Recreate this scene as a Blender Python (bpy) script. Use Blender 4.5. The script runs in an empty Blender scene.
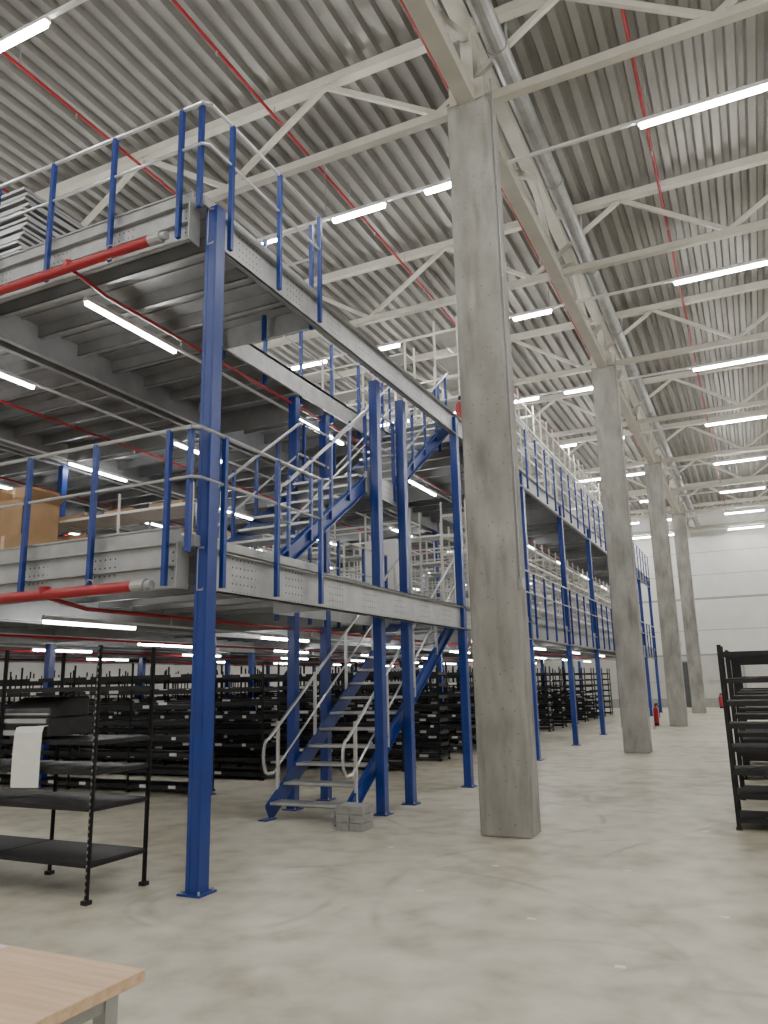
import bpy, math, random
from mathutils import Vector, Matrix
random.seed(4)
S=bpy.context.scene
# ------------------------------------------------------------------ materials
def new_mat(name):
    m=bpy.data.materials.new(name); m.use_nodes=True
    nt=m.node_tree; b=nt.nodes['Principled BSDF']
    return m,nt,b
def noise_mat(name,c1,c2,scale=4,rough=.6,metal=0,bump=0,bscale=40,detail=6,stretch=(1,1,1)):
    m,nt,b=new_mat(name)
    tc=nt.nodes.new('ShaderNodeTexCoord'); mp=nt.nodes.new('ShaderNodeMapping')
    mp.inputs['Scale'].default_value=stretch
    nt.links.new(tc.outputs['Object'],mp.inputs[0])
    n=nt.nodes.new('ShaderNodeTexNoise'); n.inputs['Scale'].default_value=scale; n.inputs['Detail'].default_value=detail
    nt.links.new(mp.outputs[0],n.inputs['Vector'])
    r=nt.nodes.new('ShaderNodeValToRGB')
    r.color_ramp.elements[0].position=.3; r.color_ramp.elements[1].position=.7
    r.color_ramp.elements[0].color=(*c1,1); r.color_ramp.elements[1].color=(*c2,1)
    nt.links.new(n.outputs['Fac'],r.inputs[0]); nt.links.new(r.outputs[0],b.inputs['Base Color'])
    b.inputs['Roughness'].default_value=rough; b.inputs['Metallic'].default_value=metal
    if bump:
        n2=nt.nodes.new('ShaderNodeTexNoise'); n2.inputs['Scale'].default_value=bscale
        nt.links.new(tc.outputs['Object'],n2.inputs['Vector'])
        bp=nt.nodes.new('ShaderNodeBump'); bp.inputs['Strength'].default_value=bump
        nt.links.new(n2.outputs['Fac'],bp.inputs['Height']); nt.links.new(bp.outputs[0],b.inputs['Normal'])
    return m
def emis(name,col,st):
    m,nt,b=new_mat(name)
    b.inputs['Base Color'].default_value=(.9,.9,.9,1)
    b.inputs['Emission Color'].default_value=(*col,1); b.inputs['Emission Strength'].default_value=st
    return m
def M(nt,op,a,b=None,c=None):
    n=nt.nodes.new('ShaderNodeMath'); n.operation=op
    for i,v in enumerate((a,b,c)):
        if v is None: continue
        if isinstance(v,(int,float)): n.inputs[i].default_value=v
        else: nt.links.new(v,n.inputs[i])
    return n.outputs[0]
def dots(mat,hole,su,sv,r,horizontal=True,cluster=None):
    """punched-hole pattern in a profile: u runs along the member, v across"""
    nt=mat.node_tree; b=nt.nodes['Principled BSDF']
    src=b.inputs['Base Color'].links[0].from_socket
    tc=nt.nodes.new('ShaderNodeTexCoord'); sp=nt.nodes.new('ShaderNodeSeparateXYZ')
    nt.links.new(tc.outputs['Object'],sp.inputs[0])
    xy=M(nt,'ADD',sp.outputs[0],sp.outputs[1])
    u,v=(xy,sp.outputs[2]) if horizontal else (sp.outputs[2],xy)
    du=M(nt,'MULTIPLY',M(nt,'SUBTRACT',M(nt,'FRACT',M(nt,'DIVIDE',u,su)),.5),su)
    dv=M(nt,'MULTIPLY',M(nt,'SUBTRACT',M(nt,'FRACT',M(nt,'DIVIDE',v,sv)),.5),sv)
    d=M(nt,'SQRT',M(nt,'ADD',M(nt,'MULTIPLY',du,du),M(nt,'MULTIPLY',dv,dv)))
    f=M(nt,'LESS_THAN',d,r)
    if cluster:   # holes punched only in groups along the member
        g=M(nt,'LESS_THAN',M(nt,'FRACT',M(nt,'DIVIDE',M(nt,'ADD',u,cluster[2]),cluster[0])),cluster[1])
        f=M(nt,'MULTIPLY',f,g)
    mx=nt.nodes.new('ShaderNodeMix'); mx.data_type='RGBA'
    nt.links.new(f,mx.inputs[0]); nt.links.new(src,mx.inputs[6]); mx.inputs[7].default_value=(*hole,1)
    nt.links.new(mx.outputs[2],b.inputs['Base Color'])

galv=noise_mat('galvanised_steel',(.33,.34,.345),(.45,.46,.465),6,.42,.35)
galvd=noise_mat('galvanised_deck',(.25,.255,.26),(.33,.335,.34),3,.45,.3)
galvp=noise_mat('galvanised_perforated',(.35,.36,.37),(.46,.47,.48),6,.42,.3); dots(galvp,(.07,.07,.07),.06,.075,.0095,True,(.88,.42,.3))
blue=noise_mat('blue_paint',(.008,.034,.205),(.011,.043,.255),5,.33)
black=noise_mat('black_paint',(.006,.006,.007),(.011,.011,.012),8,.6)
blackp=noise_mat('black_perforated',(.006,.006,.007),(.011,.011,.012),8,.6); dots(blackp,(.30,.29,.27),.05,.2,.011,False)
label=noise_mat('white_label',(.75,.75,.74),(.82,.82,.8),8,.6)
conc=noise_mat('column_concrete',(.215,.208,.192),(.37,.36,.335),3.2,.8,0,.4,45,10,(1,1,.45))
# fine pitting and stains on the columns
nt=conc.node_tree; b_=nt.nodes['Principled BSDF']; src=b_.inputs['Base Color'].links[0].from_socket
tc=nt.nodes.new('ShaderNodeTexCoord'); vo=nt.nodes.new('ShaderNodeTexVoronoi'); vo.inputs['Scale'].default_value=13
nt.links.new(tc.outputs['Object'],vo.inputs['Vector'])
pit=M(nt,'MULTIPLY',M(nt,'LESS_THAN',vo.outputs['Distance'],.13),.7)
mp=nt.nodes.new('ShaderNodeMapping'); mp.inputs['Scale'].default_value=(4,4,.8); nt.links.new(tc.outputs['Object'],mp.inputs[0])
n2=nt.nodes.new('ShaderNodeTexNoise'); n2.inputs['Scale'].default_value=1.6; n2.inputs['Detail'].default_value=8; nt.links.new(mp.outputs[0],n2.inputs['Vector'])
mr=nt.nodes.new('ShaderNodeMapRange'); mr.inputs[1].default_value=.50; mr.inputs[2].default_value=.70; mr.inputs[4].default_value=.55; nt.links.new(n2.outputs['Fac'],mr.inputs[0])
ff=M(nt,'MAXIMUM',pit,mr.outputs[0]); mx=nt.nodes.new('ShaderNodeMix'); mx.data_type='RGBA'
nt.links.new(ff,mx.inputs[0]); nt.links.new(src,mx.inputs[6]); mx.inputs[7].default_value=(.13,.125,.115,1); nt.links.new(mx.outputs[2],b_.inputs['Base Color'])
cream=noise_mat('cream_truss_paint',(.57,.55,.485),(.65,.63,.56),3,.45)
creamsh=noise_mat('light_grey_shelf_paint',(.68,.67,.64),(.76,.75,.72),3,.5)
red=noise_mat('red_pipe_paint',(.31,.009,.016),(.39,.014,.022),4,.35)
silver=noise_mat('silver_tube',(.50,.51,.52),(.62,.63,.64),6,.28,.65)
deckm=noise_mat('roof_deck_steel',(.27,.264,.248),(.34,.334,.315),1.2,.42,.25)
wallm=noise_mat('white_wall_panel',(.58,.575,.55),(.64,.635,.61),1.5,.6)
wallg=noise_mat('grey_wall_panel',(.44,.44,.42),(.50,.50,.48),1.5,.6)
seam=noise_mat('grey_seam',(.26,.26,.25),(.32,.32,.31),5,.6)
card=noise_mat('cardboard',(.36,.22,.11),(.46,.30,.165),3,.85)
wood=noise_mat('beech_wood',(.58,.39,.24),(.74,.54,.36),3,.45,0,0,40,8,(1.2,14,14))
grey=noise_mat('charcoal_plastic',(.03,.03,.033),(.05,.05,.054),8,.42)
greyl=noise_mat('light_grey_plastic',(.34,.34,.35),(.40,.40,.41),8,.4)
greyblk=noise_mat('grey_block',(.24,.24,.235),(.34,.34,.33),14,.9,0,.3)
darkdoor=noise_mat('dark_door',(.05,.055,.06),(.07,.075,.08),4,.4)
white=noise_mat('white_paint',(.75,.75,.74),(.8,.8,.79),4,.5)
roofL=emis('led_roof',(1,.98,.935),112)
deckL=emis('led_deck',(1,.985,.955),50)

# floor
def floor_mat():
    m,nt,b=new_mat('floor_concrete')
    tc=nt.nodes.new('ShaderNodeTexCoord')
    def nz(scale,detail=6,dist=0):
        n=nt.nodes.new('ShaderNodeTexNoise'); n.inputs['Scale'].default_value=scale; n.inputs['Detail'].default_value=detail
        n.inputs['Distortion'].default_value=dist
        nt.links.new(tc.outputs['Object'],n.inputs['Vector']); return n.outputs['Fac']
    r=nt.nodes.new('ShaderNodeValToRGB'); e=r.color_ramp.elements
    e[0].position=.36; e[0].color=(.34,.308,.232,1); e[1].position=.64; e[1].color=(.66,.63,.535,1)
    x=e.new(.5); x.color=(.54,.51,.415,1)
    mixn=M(nt,'ADD',M(nt,'MULTIPLY',nz(.6,9,.6),.5),M(nt,'MULTIPLY',nz(3.2,12),.5))
    nt.links.new(mixn,r.inputs[0])
    sp=nt.nodes.new('ShaderNodeSeparateXYZ'); nt.links.new(tc.outputs['Object'],sp.inputs[0])
    wob=nt.nodes.new('ShaderNodeTexNoise'); wob.inputs['Scale'].default_value=.5; wob.inputs['Detail'].default_value=0
    nt.links.new(tc.outputs['Object'],wob.inputs['Vector'])
    sw=nt.nodes.new('ShaderNodeSeparateColor'); nt.links.new(wob.outputs['Color'],sw.inputs[0])
    X=M(nt,'ADD',sp.outputs[0],M(nt,'MULTIPLY',M(nt,'SUBTRACT',sw.outputs[0],.5),.7))
    Y=M(nt,'ADD',sp.outputs[1],M(nt,'MULTIPLY',M(nt,'SUBTRACT',sw.outputs[1],.5),.7))
    tot=None
    for (cx,cy,R,w) in [(-3.75,5.35,.75,.05),(-3.72,5.4,.93,.03),(-3.0,3.2,.62,.05),(-1.1,4.7,.55,.04),(-2.9,4.4,2.4,.035),
                        (-.8,6.6,2.1,.05),(.5,3.4,1.9,.05),(-3.2,9.6,1.3,.04),(-.2,12,2.2,.05),(-.9,3.3,.5,.05),(1.2,7.5,2.6,.045)]:
        dx=M(nt,'SUBTRACT',X,cx); dy=M(nt,'SUBTRACT',Y,cy)
        d=M(nt,'SQRT',M(nt,'ADD',M(nt,'MULTIPLY',dx,dx),M(nt,'MULTIPLY',dy,dy)))
        a=M(nt,'ABSOLUTE',M(nt,'SUBTRACT',d,R))
        f=M(nt,'MAXIMUM',M(nt,'SUBTRACT',1,M(nt,'DIVIDE',a,w*1.3)),0)
        tot=f if tot is None else M(nt,'MAXIMUM',tot,f)
    mr=nt.nodes.new('ShaderNodeMapRange'); mr.inputs[1].default_value=.45; mr.inputs[2].default_value=.62
    nt.links.new(nz(1.0,5,0),mr.inputs[0])
    f=M(nt,'MULTIPLY',M(nt,'MULTIPLY',tot,mr.outputs[0]),.5)
    mx=nt.nodes.new('ShaderNodeMix'); mx.data_type='RGBA'
    nt.links.new(f,mx.inputs[0]); nt.links.new(r.outputs[0],mx.inputs[6]); mx.inputs[7].default_value=(.16,.15,.125,1)
    nt.links.new(mx.outputs[2],b.inputs['Base Color'])
    rr=nt.nodes.new('ShaderNodeMapRange'); rr.inputs[3].default_value=.24; rr.inputs[4].default_value=.5
    nt.links.new(nz(2,6),rr.inputs[0]); nt.links.new(rr.outputs[0],b.inputs['Roughness'])
    return m
floorm=floor_mat()

# ------------------------------------------------------------------ mesh builder
class MB:
    def __init__(s): s.v=[];s.f=[];s.m=[];s.mats=[]
    def mi(s,mat):
        if mat not in s.mats: s.mats.append(mat)
        return s.mats.index(mat)
    def box(s,x0,x1,y0,y1,z0,z1,mat):
        k=len(s.v); i=s.mi(mat)
        s.v+=[(x0,y0,z0),(x1,y0,z0),(x1,y1,z0),(x0,y1,z0),(x0,y0,z1),(x1,y0,z1),(x1,y1,z1),(x0,y1,z1)]
        for q in ((0,3,2,1),(4,5,6,7),(0,1,5,4),(1,2,6,5),(2,3,7,6),(3,0,4,7)):
            s.f.append(tuple(k+a for a in q)); s.m.append(i)
    def beam(s,p0,p1,w,h,mat,up=(0,0,1)):
        p0=Vector(p0);p1=Vector(p1);d=(p1-p0).normalized();u=Vector(up)
        if abs(d.dot(u))>.99: u=Vector((0,1,0))
        r=d.cross(u).normalized()*w/2; u=r.cross(d).normalized()*h/2
        k=len(s.v); i=s.mi(mat)
        for p in (p0,p1):
            for a,b in ((-1,-1),(1,-1),(1,1),(-1,1)): s.v.append(tuple(p+r*a+u*b))
        for q in ((0,1,2,3),(7,6,5,4),(0,4,5,1),(1,5,6,2),(2,6,7,3),(3,7,4,0)):
            s.f.append(tuple(k+a for a in q)); s.m.append(i)
    def tube(s,p0,p1,r,mat,n=8,r2=None):
        p0=Vector(p0);p1=Vector(p1);d=(p1-p0).normalized();u=Vector((0,0,1))
        if abs(d.dot(u))>.99: u=Vector((0,1,0))
        a=d.cross(u).normalized(); b=a.cross(d).normalized(); k=len(s.v); i=s.mi(mat)
        for p,rr in ((p0,r),(p1,r if r2 is None else r2)):
            for j in range(n):
                t=2*math.pi*j/n; s.v.append(tuple(p+a*rr*math.cos(t)+b*rr*math.sin(t)))
        for j in range(n):
            s.f.append((k+j,k+(j+1)%n,k+n+(j+1)%n,k+n+j)); s.m.append(i)
        s.f.append(tuple(k+n-1-j for j in range(n))); s.m.append(i)
        s.f.append(tuple(k+n+j for j in range(n))); s.m.append(i)
    def path(s,pts,r,mat,n=8):
        for a,b in zip(pts,pts[1:]):
            s.tube(a,b,r,mat,n)
    def obj(s,name,parent=None,bevel=0):
        me=bpy.data.meshes.new(name); me.from_pydata(s.v,[],s.f)
        for m in s.mats: me.materials.append(m)
        me.polygons.foreach_set('material_index',s.m); me.update()
        o=bpy.data.objects.new(name,me); S.collection.objects.link(o)
        if parent: o.parent=parent
        if bevel:
            b=o.modifiers.new('bevel','BEVEL'); b.width=bevel; b.segments=2; b.limit_method='ANGLE'
        return o
def empty(name):
    e=bpy.data.objects.new(name,None); S.collection.objects.link(e); return e

# ------------------------------------------------------------------ constants
XL,XR,YB,YF,ZR=-24,13,-7,44,10.35
EX=-4.25            # mezzanine edge beside the aisle
Y0,Y1=5.15,38.0
D1,D2=2.82,6.10     # deck levels

# ------------------------------------------------------------------ shell
b=MB(); b.box(XL-.2,XR+.2,YB-.2,YF+.2,-.2,0,floorm); b.obj('floor')
def wall(name,x0,x1,y0,y1,axis,inner):
    b=MB(); b.box(x0,x1,y0,y1,2.6,11,wallm); b.box(x0,x1,y0,y1,0,2.6,wallg if name=='wall_back' else wallm)
    for z,h in ((2.6,.10),(5.5,.12),(9.3,.14),(1.3,.02),(3.9,.03),(6.8,.03),(8.0,.03)):
        if axis=='x': b.box(x0,x1,inner-.012,inner+.012,z,z+h,seam)
        else: b.box(inner-.012,inner+.012,y0,y1,z,z+h,seam)
    b.obj(name)
wall('wall_back',XL,XR,YF,YF+.2,'x',YF)
wall('wall_front',XL,XR,YB-.2,YB,'x',YB)
wall('wall_left',XL-.2,XL,YB,YF,'y',XL)
wall('wall_right',XR,XR+.2,YB,YF,'y',XR)
b=MB(); b.box(XL,XR,YF-.03,YF,0,.45,seam); b.obj('baseboard_back')
# roof deck (trapezoidal sheet, ribs along Y)
b=MB(); i=b.mi(deckm); P=.27; x=XL; prof=[]
while x<XR:
    prof+=[(x,ZR),(x+.11,ZR),(x+.145,ZR+.10),(x+.235,ZR+.10)]; x+=P
for (px,pz) in prof:
    b.v+=[(px,YB,pz),(px,YF,pz)]
for k in range(len(prof)-1):
    b.f.append((2*k,2*k+2,2*k+3,2*k+1)); b.m.append(i)
b.box(XL,XR,YB,YF,ZR+.3,ZR+.4,deckm)
b.obj('ceiling')

# ------------------------------------------------------------------ concrete columns
for n,y in enumerate([-1.4,8.22,17.9,27.5,37.1]):
    b=MB(); b.box(-2.85,-2.30,y,y+.42,0,8.9,conc)
    b.obj('concrete_column',bevel=.02)
    b=MB(); b.box(-2.80,-2.37,y+.03,y+.39,8.9,9.0,cream); b.box(-2.66,-2.50,y+.1,y+.32,9.0,10.25,cream)
    b.box(-2.82,-2.34,y+.02,y+.05,8.9,9.2,cream)
    b.obj('column_cap_plate')
    b=MB(); b.tube((-2.285,y+.12,2.7),(-2.285,y+.12,9.2),.012,greyl,8)
    for z in (2.8,4,5.2,6.4,7.6): b.box(-2.30,-2.27,y+.10,y+.14,z,z+.03,greyl)
    b.box(-2.30,-2.25,y+.08,y+.16,2.58,2.7,greyl)
    b.obj('cable_conduit')

# ------------------------------------------------------------------ trusses along X
ZB,ZT=8.98,10.2
ty=[-6.2, -1.2, 3.6, 8.43, 13.27, 18.1, 22.9, 27.7, 32.5, 37.3, 42.0]
for y in ty:
    b=MB()
    b.beam((XL,y,ZT),(XR,y,ZT),.14,.14,cream)
    b.beam((XL,y,ZB),(XR,y,ZB),.12,.12,cream)
    x=XL+.3; k=0; pts=[]
    while x<XR:
        pts.append((x,y,ZT-.05 if k%2 else ZB+.05)); x+=1.72; k+=1
    for p,q in zip(pts,pts[1:]): b.beam(p,q,.07,.07,cream)
    b.obj('roof_truss')
# girder above the column line
b=MB(); gx=-2.58
b.beam((gx,YB,ZB-.02),(gx,YF,ZB-.02),.22,.2,cream); b.beam((gx,YB,ZT-.1),(gx,YF,ZT-.1),.2,.16,cream)
y=-6.0;k=0;pts=[]
while y<YF: pts.append((gx,y,ZT-.15 if k%2 else ZB+.1)); y+=1.61; k+=1
for p,q in zip(pts,pts[1:]): b.beam(p,q,.10,.10,cream)
b.obj('roof_girder')
b=MB(); b.tube((-2.08,YB,9.35),(-2.08,YF,9.35),.13,galv,16)
for y in ty: b.beam((-2.08,y+.1,9.45),(-2.08,y+.1,10.3),.03,.03,galv)
for k in range(17): b.tube((-2.08,YB+3*k,9.35),(-2.08,YB+3*k+.08,9.35),.145,galv,16)
b.obj('ventilation_duct')
# ceiling sprinkler pipes
for px in (-18,-15.4,-12.9,-10.7,-8.2,-5.64,-3.1,-.63,1.9,4.4,7):
    b=MB(); b.tube((px,YB,9.95),(px,YF,9.95),.024,red,8)
    y=YB+1
    while y<YF:
        b.tube((px,y,9.95),(px,y,10.36),.008,galv,5); b.tube((px,y+1,9.86),(px,y+1,9.95),.014,galv,6); y+=2.4
    b.obj('ceiling_sprinkler_pipe')
# roof strip lights: rows along X
rows=[-4.6,.15,4.92,9.67,14.4,19.1,23.8,28.6,33.4,38.1,42.4]
for y in rows:
    b=MB(); b.box(XL+.5,XR-.5,y-.025,y+.025,8.90,8.94,white)
    for (x0,x1) in [(-.62,1.0),(2.9,4.6),(6.5,8.2),(10.1,11.8),(-3.75,-2.98),(-5.35,-4.45),(-7.2,-6.35),(-9.1,-8.2),(-11,-10.1),(-13,-12.1),(-15,-14.1),(-17,-16),(-19.2,-18.2),(-22,-21)]:
        b.box(x0-.03,x1+.03,y-.04,y+.04,8.87,8.90,white)
        b.box(x0,x1,y-.033,y+.033,8.82,8.87,roofL)
    x=XL+1
    while x<XR: b.tube((x,y,8.94),(x,y,10.36),.006,galv,4); x+=2.5
    b.obj('ceiling_strip_light')

# ------------------------------------------------------------------ mezzanine
mz=empty('mezzanine_platform')
LX=-20.0
SX0,SX1=-5.60,-4.55
for D,oy0,oy1,nm in ((D1,8.6,12.6,'lower_deck'),(D2,7.4,12.45,'upper_deck')):
    b=MB()
    zt=D; zb=D-.04
    b.box(LX,SX0-.08,Y0,Y1,zb,zt,galvd)
    b.box(SX0-.08,EX-.03,Y0,oy0,zb,zt,galvd)
    b.box(SX0-.08,EX-.03,oy1,Y1,zb,zt,galvd)
    b.obj(nm,mz)
    b=MB(); y=Y0+.45
    while y<Y1:
        xe=EX-.05
        if oy0<y<oy1: xe=SX0-.1
        b.box(LX,xe,y-.004,y+.004,D-.20,D-.04,galvd)
        b.box(LX,xe,y-.004,y+.055,D-.20,D-.192,galv)
        y+=.62
    y=Y0+.2
    while y<Y1:
        xe=EX-.05 if not (oy0<y<oy1) else SX0-.1
        b.box(LX,xe,y-.02,y+.02,D-.06,D-.04,galvd); y+=.31
    b.box(SX0-.12,SX0-.08,oy0,oy1,D-.3,D,galv)
    b.box(SX0-.08,EX-.05,oy0-.02,oy0+.02,D-.3,D,galv)
    b.box(SX0-.08,EX-.05,oy1-.02,oy1+.02,D-.3,D,galv)
    b.obj(nm+'_joists',mz)
    b=MB()
    for x in (-7.75,-11.25,-14.75,-18.25):
        for s in (-.08,.08): b.box(x+s-.006,x+s+.006,Y0+.1,Y1,D-.42,D-.04,galvd)
        for s in (-.11,.11): b.box(x+s-.035,x+s+.035,Y0+.1,Y1,D-.428,D-.42,galv)
    for y in (9.9,16,19.7,23.4,27.1,30.8,34.5):
        b.box(LX,EX if y>13 else SX0-.1,y-.01,y+.01,D-.40,D-.04,galvd)
    b.obj(nm+'_main_beams',mz)
    b=MB(); zb=D-.42; zt=D-.04
    b.box(EX-.012,EX,Y0+.08,Y1,zb,zt,galvp)
    for z in (zb,zt-.015): b.box(EX-.012,EX+.06,Y0+.08,Y1,z,z+.015,galv)
    for z in (zb+.0,zt-.025): b.box(EX+.05,EX+.06,Y0+.08,Y1,z,z+.025,galv)
    b.box(EX-.012,EX+.012,Y0,7.3,zt+.0,zt+.10,galv); b.box(EX-.012,EX+.012,12.6,Y1,zt,zt+.10,galv)
    b.obj(nm+'_side_beam',mz)
    b=MB(); zb=D-.40; zt=D+.0
    b.box(LX,EX-.12,Y0-.012,Y0,zb,zt,galvp)
    for z in (zb,zb+.19,zt-.015): b.box(LX,EX-.12,Y0-.06,Y0,z,z+.015,galv)
    b.box(LX,EX-.12,Y0-.02,Y0-.005,zt,zt+.14,galv)
    b.box(LX,EX-.12,Y0-.035,Y0,zt+.13,zt+.145,galv)
    b.box(EX-.13,EX-.115,Y0-.06,Y0+.1,zb,zt,galv)
    b.obj(nm+'_front_beam',mz)
def post(b,x,y,z1,w=.12,z0=0):
    b.box(x-w/2,x+w/2,y-w/2,y+w/2,z0+.015,z1,blue)
    for s in (-.3,.3):   # raised ribs of the rolled profile
        b.box(x+s*w-.012,x+s*w+.012,y-w/2-.004,y-w/2,z0+.02,z1-.01,blue)
    b.box(x-w*.85,x+w*.85,y-w*.85,y+w*.85,0,.015,blue)
    for a in (-1,1):
        for c in (-1,1): b.tube((x+a*w*.68,y+c*w*.68,.015),(x+a*w*.68,y+c*w*.68,.04),.01,silver,6)
b=MB()
post(b,EX+.03,5.30,6.08,.13)
for y in (11.85,16,19.7,23.4,27.1,30.8,34.5,37.9): post(b,EX+.0,y,6.0,.12)
for x in (-4.42,-5.73):
    for y in (9.12,10.0): post(b,x,y,5.72,.12)
for x in (-7.75,-11.25,-14.75,-18.25):
    for y in (Y0+.2,9.9,16,19.7,23.4,27.1,30.8,34.5,37.9): post(b,x,y,5.66,.12)
b.obj('support_posts',mz)
def railing(b,p0,p1,D,step=.9):
    p0=Vector((*p0,0)); p1=Vector((*p1,0)); L=(p1-p0).length; d=(p1-p0)/L
    n=max(1,round(L/step))
    for k in range(n+1):
        p=p0+d*(L*k/n)
        b.box(p.x-.022,p.x+.022,p.y-.022,p.y+.022,D-.38,D+1.0,blue)
    for h in (1.0,.55):
        b.tube(p0+Vector((0,0,D+h)),p1+Vector((0,0,D+h)),.019 if h==1.0 else .014,silver,8)
b=MB()
for D in (D1,D2):
    ry=Y0-.09
    railing(b,(-4.47,ry),(-4.47-.865*17,ry),D,.865)
    railing(b,(EX+.085,5.46),(EX+.085,7.18),D,.86)
    railing(b,(EX+.085,12.75),(EX+.085,37.6),D,.9)
    b.box(EX-.03,EX+.015,5.07,5.115,D-.1,D+1.0,blue)
    for h,rr in ((1,.019),(.55,.014)):
        b.path([(-4.47,ry,D+h),(EX+.03,ry,D+h),(EX+.085,ry+.06,D+h),(EX+.085,5.46,D+h)],rr,silver)
    railing(b,(SX0-.2,7.5 if D==D2 else 8.8),(SX0-.2,12.3),D,.9)
railing(b,(SX0-.1,7.3),(EX-.1,7.3),D2,.6)
railing(b,(EX-.6,12.75),(EX+.05,12.75),D2,.6)
b.obj('railings',mz)

# ------------------------------------------------------------------ staircases
def flight(b,y0,z0,y1,z1,xl,xr,n,foot=False,loop=True):
    dz=(z1-z0); dy=(y1-y0); sl=dz/dy
    for x in (xl,xr):
        s=-1 if x==xl else 1
        b.beam((x,y0,z0+.06),(x,y1,z1-.04),.012,.22,blue)
        b.beam((x+s*.02,y0,z0+.06+.10),(x+s*.02,y1,z1-.04+.10),.05,.012,blue)
        b.beam((x+s*.02,y0,z0+.06-.10),(x+s*.02,y1,z1-.04-.10),.05,.012,blue)
        if foot: b.box(x-.06,x+.06,y0-.12,y0+.1,z0,z0+.015,blue)
        hx=x+s*.03; n2=4
        for k in range(n2+1):
            f=.06+.88*k/n2; y=y0+dy*f; z=z0+dz*f
            b.beam((hx,y,z-.02),(hx,y,z+.98),.035,.035,blue if not foot else silver)
        a=Vector((hx,y0+.05,z0+.95)); c=Vector((hx,y1-.05,z1+.95))
        b.tube(a,c,.021,silver,10)
        b.tube(a+Vector((0,.1,-.42)),c+Vector((0,0,-.45)),.014,silver,8)
        if loop:
            pts=[a]
            for k in range(1,9):
                t=math.pi*k/8
                pts.append(a+Vector((0,-.10*math.sin(t)-.02,-.21+.21*math.cos(t))))
            pts.append(a+Vector((0,.1,-.42)))
            b.path(pts,.019,silver)
    for k in range(n):
        f=(k+.5)/n; y=y0+dy*f; z=z0+dz*(k+1)/n
        if k==n-1 : z=z1
        b.box(xl+.01,xr-.01,y-.13,y+.13,z-.035,z-.028,silver)
        b.box(xl+.01,xr-.01,y-.13,y-.122,z-.035,z,silver); b.box(xl+.01,xr-.01,y+.122,y+.13,z-.035,z,silver)
        for j in range(8):
            yy=y-.11+j*.031; b.box(xl+.01,xr-.01,yy-.004,yy+.004,z-.03,z-.002,silver)
        for xx in (xl+.01,(xl+xr)/2,xr-.02): b.box(xx,xx+.008,y-.13,y+.13,z-.035,z,silver)
st=empty('metal_staircase')
b=MB(); flight(b,8.35,0,12.55,D1,SX0,SX1,14,True); b.obj('lower_flight',st)
st2=empty('metal_staircase')
LZ=4.35
b=MB(); flight(b,6.95,D1,9.15,LZ,SX0,SX1,7); b.obj('first_flight',st2)
b=MB(); flight(b,10.0,LZ,12.4,D2,SX0,SX1,8,loop=False); b.obj('second_flight',st2)
b=MB(); b.box(SX0,SX1+.02,9.0,10.1,LZ-.05,LZ,galv)
for x in (SX0-.05,SX1+.02): b.box(x,x+.03,9.0,10.1,LZ-.24,LZ+.06,galvp)
for y in (9.0,10.07): b.box(SX0,SX1,y,y+.03,LZ-.22,LZ-.05,galv)
for x in (SX0-.04,SX1+.05):
    for h in (.5,1.0): b.tube((x,9.1,LZ+h),(x,10.05,LZ+h),.018,silver)
    for y in (9.25,9.87): b.box(x-.02,x+.02,y-.02,y+.02,LZ-.2,LZ+1,blue)
b.obj('landing',st2)

# ------------------------------------------------------------------ sprinkler mains on mezzanine
for D in (D1,D2):
    b=MB(); y=Y0-.16; z=D-.37
    b.tube((LX,y,z),(-4.72,y,z),.048,red,14); b.tube((-4.74,y,z),(-4.60,y,z),.055,galv,14); b.tube((-4.60,y,z),(-4.54,y,z),.04,galv,12)
    b.tube((-5.8,y,z),(-5.8,y,z+.07),.055,red,12)
    for x in (-5.25,-7.1,-9.3,-11.7,-14):
        pts=[(x+.06*math.cos(t),y-.005,z+.02+.075*math.sin(t)) for t in [math.pi*2*k/12 for k in range(13)]]
        b.path(pts,.006,galv,5)
    for x in (-5.75,-9.3,-12.8,-16.3):
        zz=D-.47
        b.tube((x,y,z-.03),(x,Y0+.3,zz),.02,red); b.tube((x,Y0+.3,zz),(x,Y1-.5,zz),.02,red)
        yy=Y0+1.5
        while yy<Y1: b.tube((x,yy,zz-.08),(x,yy,zz),.012,galv,6); yy+=3
    b.obj('sprinkler_main_pipe')
for D,z in ((D1,D1-.47),(D2,D2-.47)):
    for x in ((-6.05,-8.5,-10.95,-13.4,-16,-18.9) if D==D2 else (-7.2,-9.8,-12.4,-15.5,-5.0)):
        y=5.45 if D==D2 else 6.2
        if D==D1 and x==-5.0: y=14.5
        b=MB()
        b.box(x-.02,x+.02,y,Y1-.5,z+.05,z+.075,white)
        while y<Y1-1.6:
            b.box(x-.03,x+.03,y,y+1.45,z+.02,z+.05,white); b.box(x-.024,x+.024,y+.02,y+1.43,z-.015,z+.02,deckL); y+=4.3
        b.obj('deck_strip_light')

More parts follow.
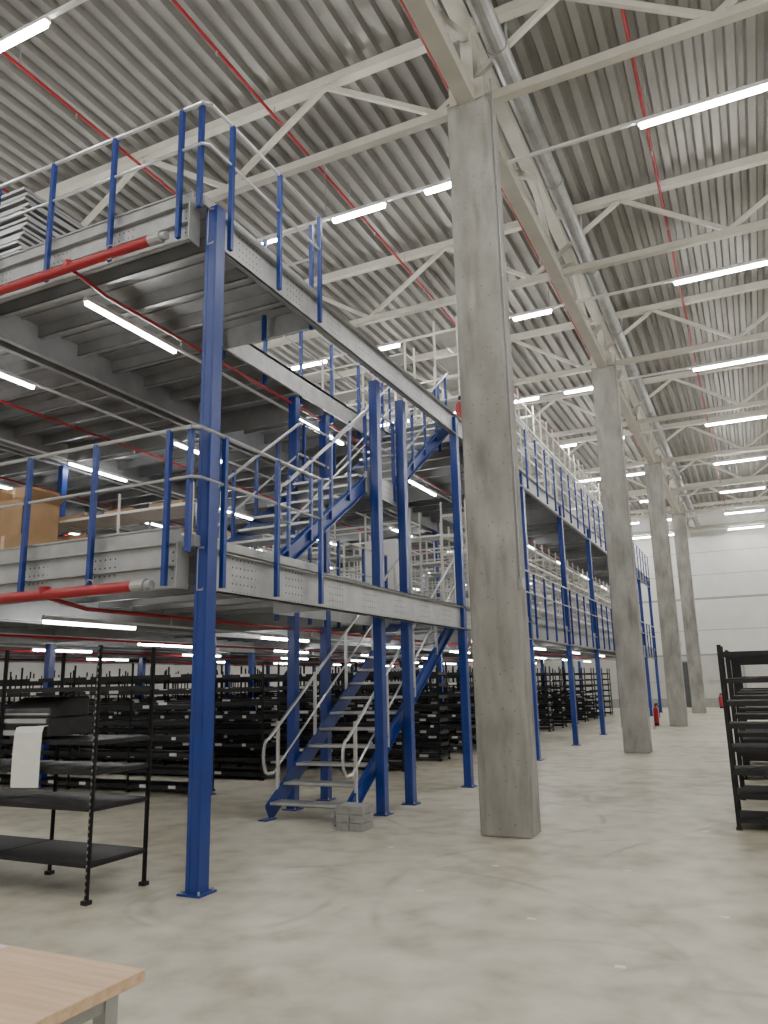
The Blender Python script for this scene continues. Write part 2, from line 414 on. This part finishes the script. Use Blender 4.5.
# ------------------------------------------------------------------ shelving
def shelf_row(name,x0,x1,y0,dep,unit,zs,h,m,mp,z=0,lab=None,board=.035,fill=1.0,along_y=None):
    b=MB(); n=max(1,round((x1-x0)/unit)); u=(x1-x0)/n
    for k in range(n+1):
        x=x0+u*k
        for y in (y0,y0+dep):
            b.box(x-.022,x+.022,y-.003,y+.003,z,z+h,mp); b.box(x-.003,x+.003,y-.02,y+.02,z,z+h,mp)
            b.box(x-.03,x+.03,y-.03,y+.03,z,z+.03,m)
        for zz in zs: b.box(x-.01,x+.01,y0,y0+dep,z+zz-board,z+zz-.005,m)
    for k in range(n):
        for zz in zs:
            if random.random()<=fill:
                b.box(x0+u*k+.01,x0+u*(k+1)-.01,y0+.005,y0+dep-.005,z+zz-.012,z+zz,m)
            b.box(x0+u*k+.01,x0+u*(k+1)-.01,y0-.004,y0+.006,z+zz-board,z+zz,m)
            b.box(x0+u*k+.01,x0+u*(k+1)-.01,y0+dep-.006,y0+dep+.004,z+zz-board,z+zz,m)
            if lab and random.random()<lab:
                for q in (.25,.7):
                    if random.random()<.6:
                        xx=x0+u*(k+q); w=random.choice((.04,.07,.10)); b.box(xx-w,xx+w,y0-.007,y0-.004,z+zz-.04,z+zz+.008,label)
    o=b.obj(name)
    if along_y is not None:
        o.rotation_euler=(0,0,math.radians(90)); o.location=(along_y[0],along_y[1],0)
    return o
zs8=[.12,.36,.60,.84,1.08,1.32,1.56,1.8]
shelf_row('black_shelving_unit',-7.0,-4.82,4.74,.62,1.09,[.29,.70,.97,1.2,1.62],1.95,black,blackp)
y=9.8
while y<37:
    xe=-7.95 if y<13.5 else -6.1
    shelf_row('black_shelving_unit',-19.5,xe,y,.5,1.25,zs8,2.0,black,black,lab=.75,board=.065)
    y+=1.85
for y in (9.4,11.6,13.8,16,18.2):
    shelf_row('black_shelving_unit',-.38,3.4,y,.55,1.26,[.12,.36,.60,.84,1.08,1.32,1.56,1.85],1.93,black,blackp,board=.05)
for y in (13.9,15.6,17.2,18.8,20.4,22,23.8,25.8,28.2,30.6,33,35.4):
    shelf_row('grey_shelving_frame',-15,-6.0,y,.5,1.0,[.15,.75,1.35,1.95],2.2,creamsh,creamsh,z=D1,fill=.35)
    shelf_row('grey_shelving_frame',-13,-6.0,y,.5,1.0,[.15,.9,1.7,2.3],2.6,creamsh,creamsh,z=D2,fill=.3)
# rows running along the aisle edge
shelf_row('grey_shelving_frame',0,23,0,.5,.75,[.15,.5,.85,1.2,1.55,1.95],2.2,creamsh,creamsh,z=D1,fill=.75,board=.06,along_y=(-4.75,13.7))
shelf_row('grey_shelving_frame',0,23,0,.5,.75,[.15,.6,1.05,1.5,1.95,2.5],2.75,creamsh,creamsh,z=D2,fill=.7,board=.06,along_y=(-4.75,13.7))
for y,xe in ((7.6,-6.3),(9.8,-6.7),(11.8,-6.7)):
    shelf_row('grey_shelving_frame',-12.5,xe,y,.6,1.2,[.3,.7,1.1],1.35,creamsh,creamsh,z=D1,fill=1)
def cbox(b,x0,x1,y0,y1,z0,z1,open_=False):
    if not open_: b.box(x0,x1,y0,y1,z0,z1,card); b.box((x0+x1)/2-.03,(x0+x1)/2+.03,y0-.002,y1+.002,z0+.01,z1+.002,wood)
    else:
        t=.008
        b.box(x0,x1,y0,y0+t,z0,z1,card);b.box(x0,x1,y1-t,y1,z0,z1,card);b.box(x0,x0+t,y0,y1,z0,z1,card);b.box(x1-t,x1,y0,y1,z0,z1,card);b.box(x0,x1,y0,y1,z0,z0+t,card)
        b.beam((x0,(y0+y1)/2,z1),(x0-.14,(y0+y1)/2,z1+.12),(y1-y0)*.95,.006,card); b.beam((x1,(y0+y1)/2,z1),(x1+.12,(y0+y1)/2,z1+.1),(y1-y0)*.95,.006,card)
b=MB()
cbox(b,-8.5,-7.7,6.3,6.9,D1,D1+.62); cbox(b,-9.3,-8.55,6.3,6.9,D1,D1+.7); cbox(b,-10.2,-9.4,6.3,7,D1,D1+.7)
cbox(b,-8.55,-7.85,6.35,6.9,D1+.62,D1+1.08,True); cbox(b,-9.35,-8.75,6.3,6.9,D1+.7,D1+1.35); cbox(b,-10.3,-9.5,6.3,7,D1+.7,D1+1.25)
cbox(b,-9.1,-8.5,6.95,7.45,D1,D1+1.45,False)
b.obj('cardboard_box_stack')
b=MB()
for x in (-11.6,-10.7,-9.6,-8.8,-7.9,-7.1):
    for zz in (1.1,.7):
        w=random.uniform(.3,.6); h=random.uniform(.06,.2); b.box(x,x+w,7.7,8.1,D1+zz,D1+zz+h,card)
for x in (-11.2,-10,-9,-8.2): b.box(x,x+.5,9.9,10.3,D1+1.1,D1+1.1+random.uniform(.1,.3),card)
b.obj('cardboard_cartons')
b=MB(); z=D2
for k in range(30):
    o=random.uniform(-.05,.05); b.box(-10.3+o,-8.25+o,6.3+o,7.5+o,z,z+.04,galvd); b.box(-10.2+o,-8.35+o,6.4,7.4,z+.04,z+.072,grey); z+=.074
b.obj('stack_of_shelf_panels')
b=MB(); cx0,cx1,cy=-6.62,-5.98,13.1
b.box(cx0,cx1,cy,cy+.4,D1,D1+1.45,white); b.box(cx0+.02,(cx0+cx1)/2-.01,cy-.012,cy,D1+.05,D1+1.4,white); b.box((cx0+cx1)/2+.01,cx1-.02,cy-.012,cy,D1+.05,D1+1.4,white)
b.box((cx0+cx1)/2+.03,(cx0+cx1)/2+.05,cy-.025,cy-.012,D1+.65,D1+.8,grey)
b.obj('white_cabinet')

# ------------------------------------------------------------------ foreground table
t=empty('work_table')
b=MB(); b.box(-3.4,-1.82,1.25,2.05,.715,.75,wood); b.obj('table_top',t,.003)
b=MB()
for x in (-3.33,-1.90):
    for y in (1.33,1.97): b.box(x-.025,x+.025,y-.025,y+.025,0,.715,galv)
for y in (1.33,1.97): b.box(-3.33,-1.90,y-.018,y+.018,.655,.712,galv)
for x in (-3.33,-1.90): b.box(x-.018,x+.018,1.33,1.97,.655,.712,galv); b.box(x-.015,x+.015,1.33,1.97,.15,.19,galv)
b.obj('table_frame',t)
b=MB(); b.box(-2.62,-2.42,1.96,2.04,.75,.752,label); b.obj('paper_note')
b=MB()
for r in range(3):
    for c in range(2):
        b.box(-4.46+c*.17,-4.30+c*.17,8.0,8.28,r*.09,r*.09+.085,greyblk)
b.obj('grey_paving_block_stack',bevel=.006)
# label printer on the near shelf
p=empty('label_printer')
zb=1.202
b=MB()
b.box(-6.0,-5.38,4.76,5.25,zb+.02,zb+.17,grey)
for x in (-5.95,-5.45):
    for y in (4.8,5.2): b.box(x,x+.04,y,y+.04,zb,zb+.02,black)
b.obj('body',p,.02)
b=MB(); i=b.mi(grey)
for x in (-5.98,-5.40):
    b.v+=[(x,4.78,zb+.17),(x,5.22,zb+.17),(x,5.22,zb+.34),(x,5.0,zb+.34),(x,4.80,zb+.25)]
b.f+=[(4,3,2,1,0),(5,6,7,8,9)]+[(j,(j+1)%5,5+(j+1)%5,5+j) for j in range(5)]; b.m+=[i]*7
b.obj('lid',p,.015)
b=MB(); b.box(-5.9,-5.5,4.752,4.76,zb+.08,zb+.12,black); b.box(-5.98,-5.40,4.75,4.77,zb+.13,zb+.165,greyl)
b.box(-5.98,-5.40,4.775,4.79,zb+.195,zb+.21,greyl); b.box(-5.95,-5.72,4.748,4.76,zb+.03,zb+.07,greyl)
b.obj('slot_and_panel',p)
b=MB()
pr=[(4.755,zb+.10),(4.715,zb+.095),(4.70,zb+.05),(4.695,zb-.15),(4.70,zb-.38)]; i=b.mi(label)
for (yy,zz) in pr: b.v+=[(-5.69,yy,zz),(-5.37,yy,zz+.01)]
for k in range(4): b.f.append((2*k,2*k+1,2*k+3,2*k+2)); b.m.append(i)
o=b.obj('paper_sheet',p); so=o.modifiers.new('thick','SOLIDIFY'); so.thickness=.003
b=MB(); b.path([(-5.75,5.2,zb+.2),(-5.78,5.3,zb+.36),(-5.7,5.36,zb+.4),(-5.6,5.33,zb+.1),(-5.62,5.33,zb-.2)],.008,black); b.obj('cable',p)

def ext(x,y,z):
    b=MB(); b.tube((x,y,z+.08),(x,y,z+.55),.085,red,16); b.tube((x,y,z+.55),(x,y,z+.62),.085,red,16,.035); b.tube((x,y,z+.62),(x,y,z+.70),.03,black,10)
    b.box(x-.02,x+.09,y-.015,y+.015,z+.68,z+.72,black); b.path([(x+.04,y,z+.68),(x+.11,y,z+.6),(x+.11,y,z+.25)],.012,black)
    b.tube((x,y,z),(x,y,z+.08),.08,black,16)
    b.obj('fire_extinguisher')
ext(-3.3,28.0,0); ext(-1.9,42.5,0); ext(-4.5,12.95,D2)
def door(name,x0,x1,mat):
    b=MB(); b.box(x0,x1,YF-.06,YF-.035,0,2.3,mat); b.box(x0-.08,x0,YF-.08,YF-.032,0,2.38,seam); b.box(x1,x1+.08,YF-.08,YF-.032,0,2.38,seam); b.box(x0-.08,x1+.08,YF-.08,YF-.032,2.3,2.38,seam)
    b.box(x1-.15,x1-.1,YF-.1,YF-.06,1.0,1.15,silver); b.obj(name)
door('door_1',-4.2,-3.1,darkdoor); door('door_2',-1.75,-.75,greyl)
b=MB()
for (x,y) in [(-1.2,7.2),(-1.6,5.6),(-2.6,6.0),(-3.5,7.4),(-.7,9.2),(-.9,4.9),(-2.0,9.9),(-1.1,11.6),(-1.7,13.6),(-3.3,9.0),(-.4,6.1),(-2.3,7.0)]:
    b.box(x-.03,x+.03,y-.02,y+.02,0,.0015,label)
b.obj('floor_marker_tape')

# ------------------------------------------------------------------ world + camera
w=bpy.data.worlds.new('world'); S.world=w; w.use_nodes=True
w.node_tree.nodes['Background'].inputs[0].default_value=(.8,.85,.9,1); w.node_tree.nodes['Background'].inputs[1].default_value=.3
cam=bpy.data.cameras.new('camera'); co=bpy.data.objects.new('camera',cam); S.collection.objects.link(co); S.camera=co
cam.sensor_fit='VERTICAL'; cam.sensor_height=36; cam.lens=769/1024*36; cam.clip_end=200
f=Vector((-.4170,.8823,.2165)).normalized(); r=Vector((.9019,.4314,-.0220)); r=(r-f*r.dot(f)).normalized(); u=r.cross(f)
R=Matrix((r,u,-f)).transposed().to_4x4()
co.matrix_world=Matrix.Translation((0,0,1.6))@R
print('OK built')
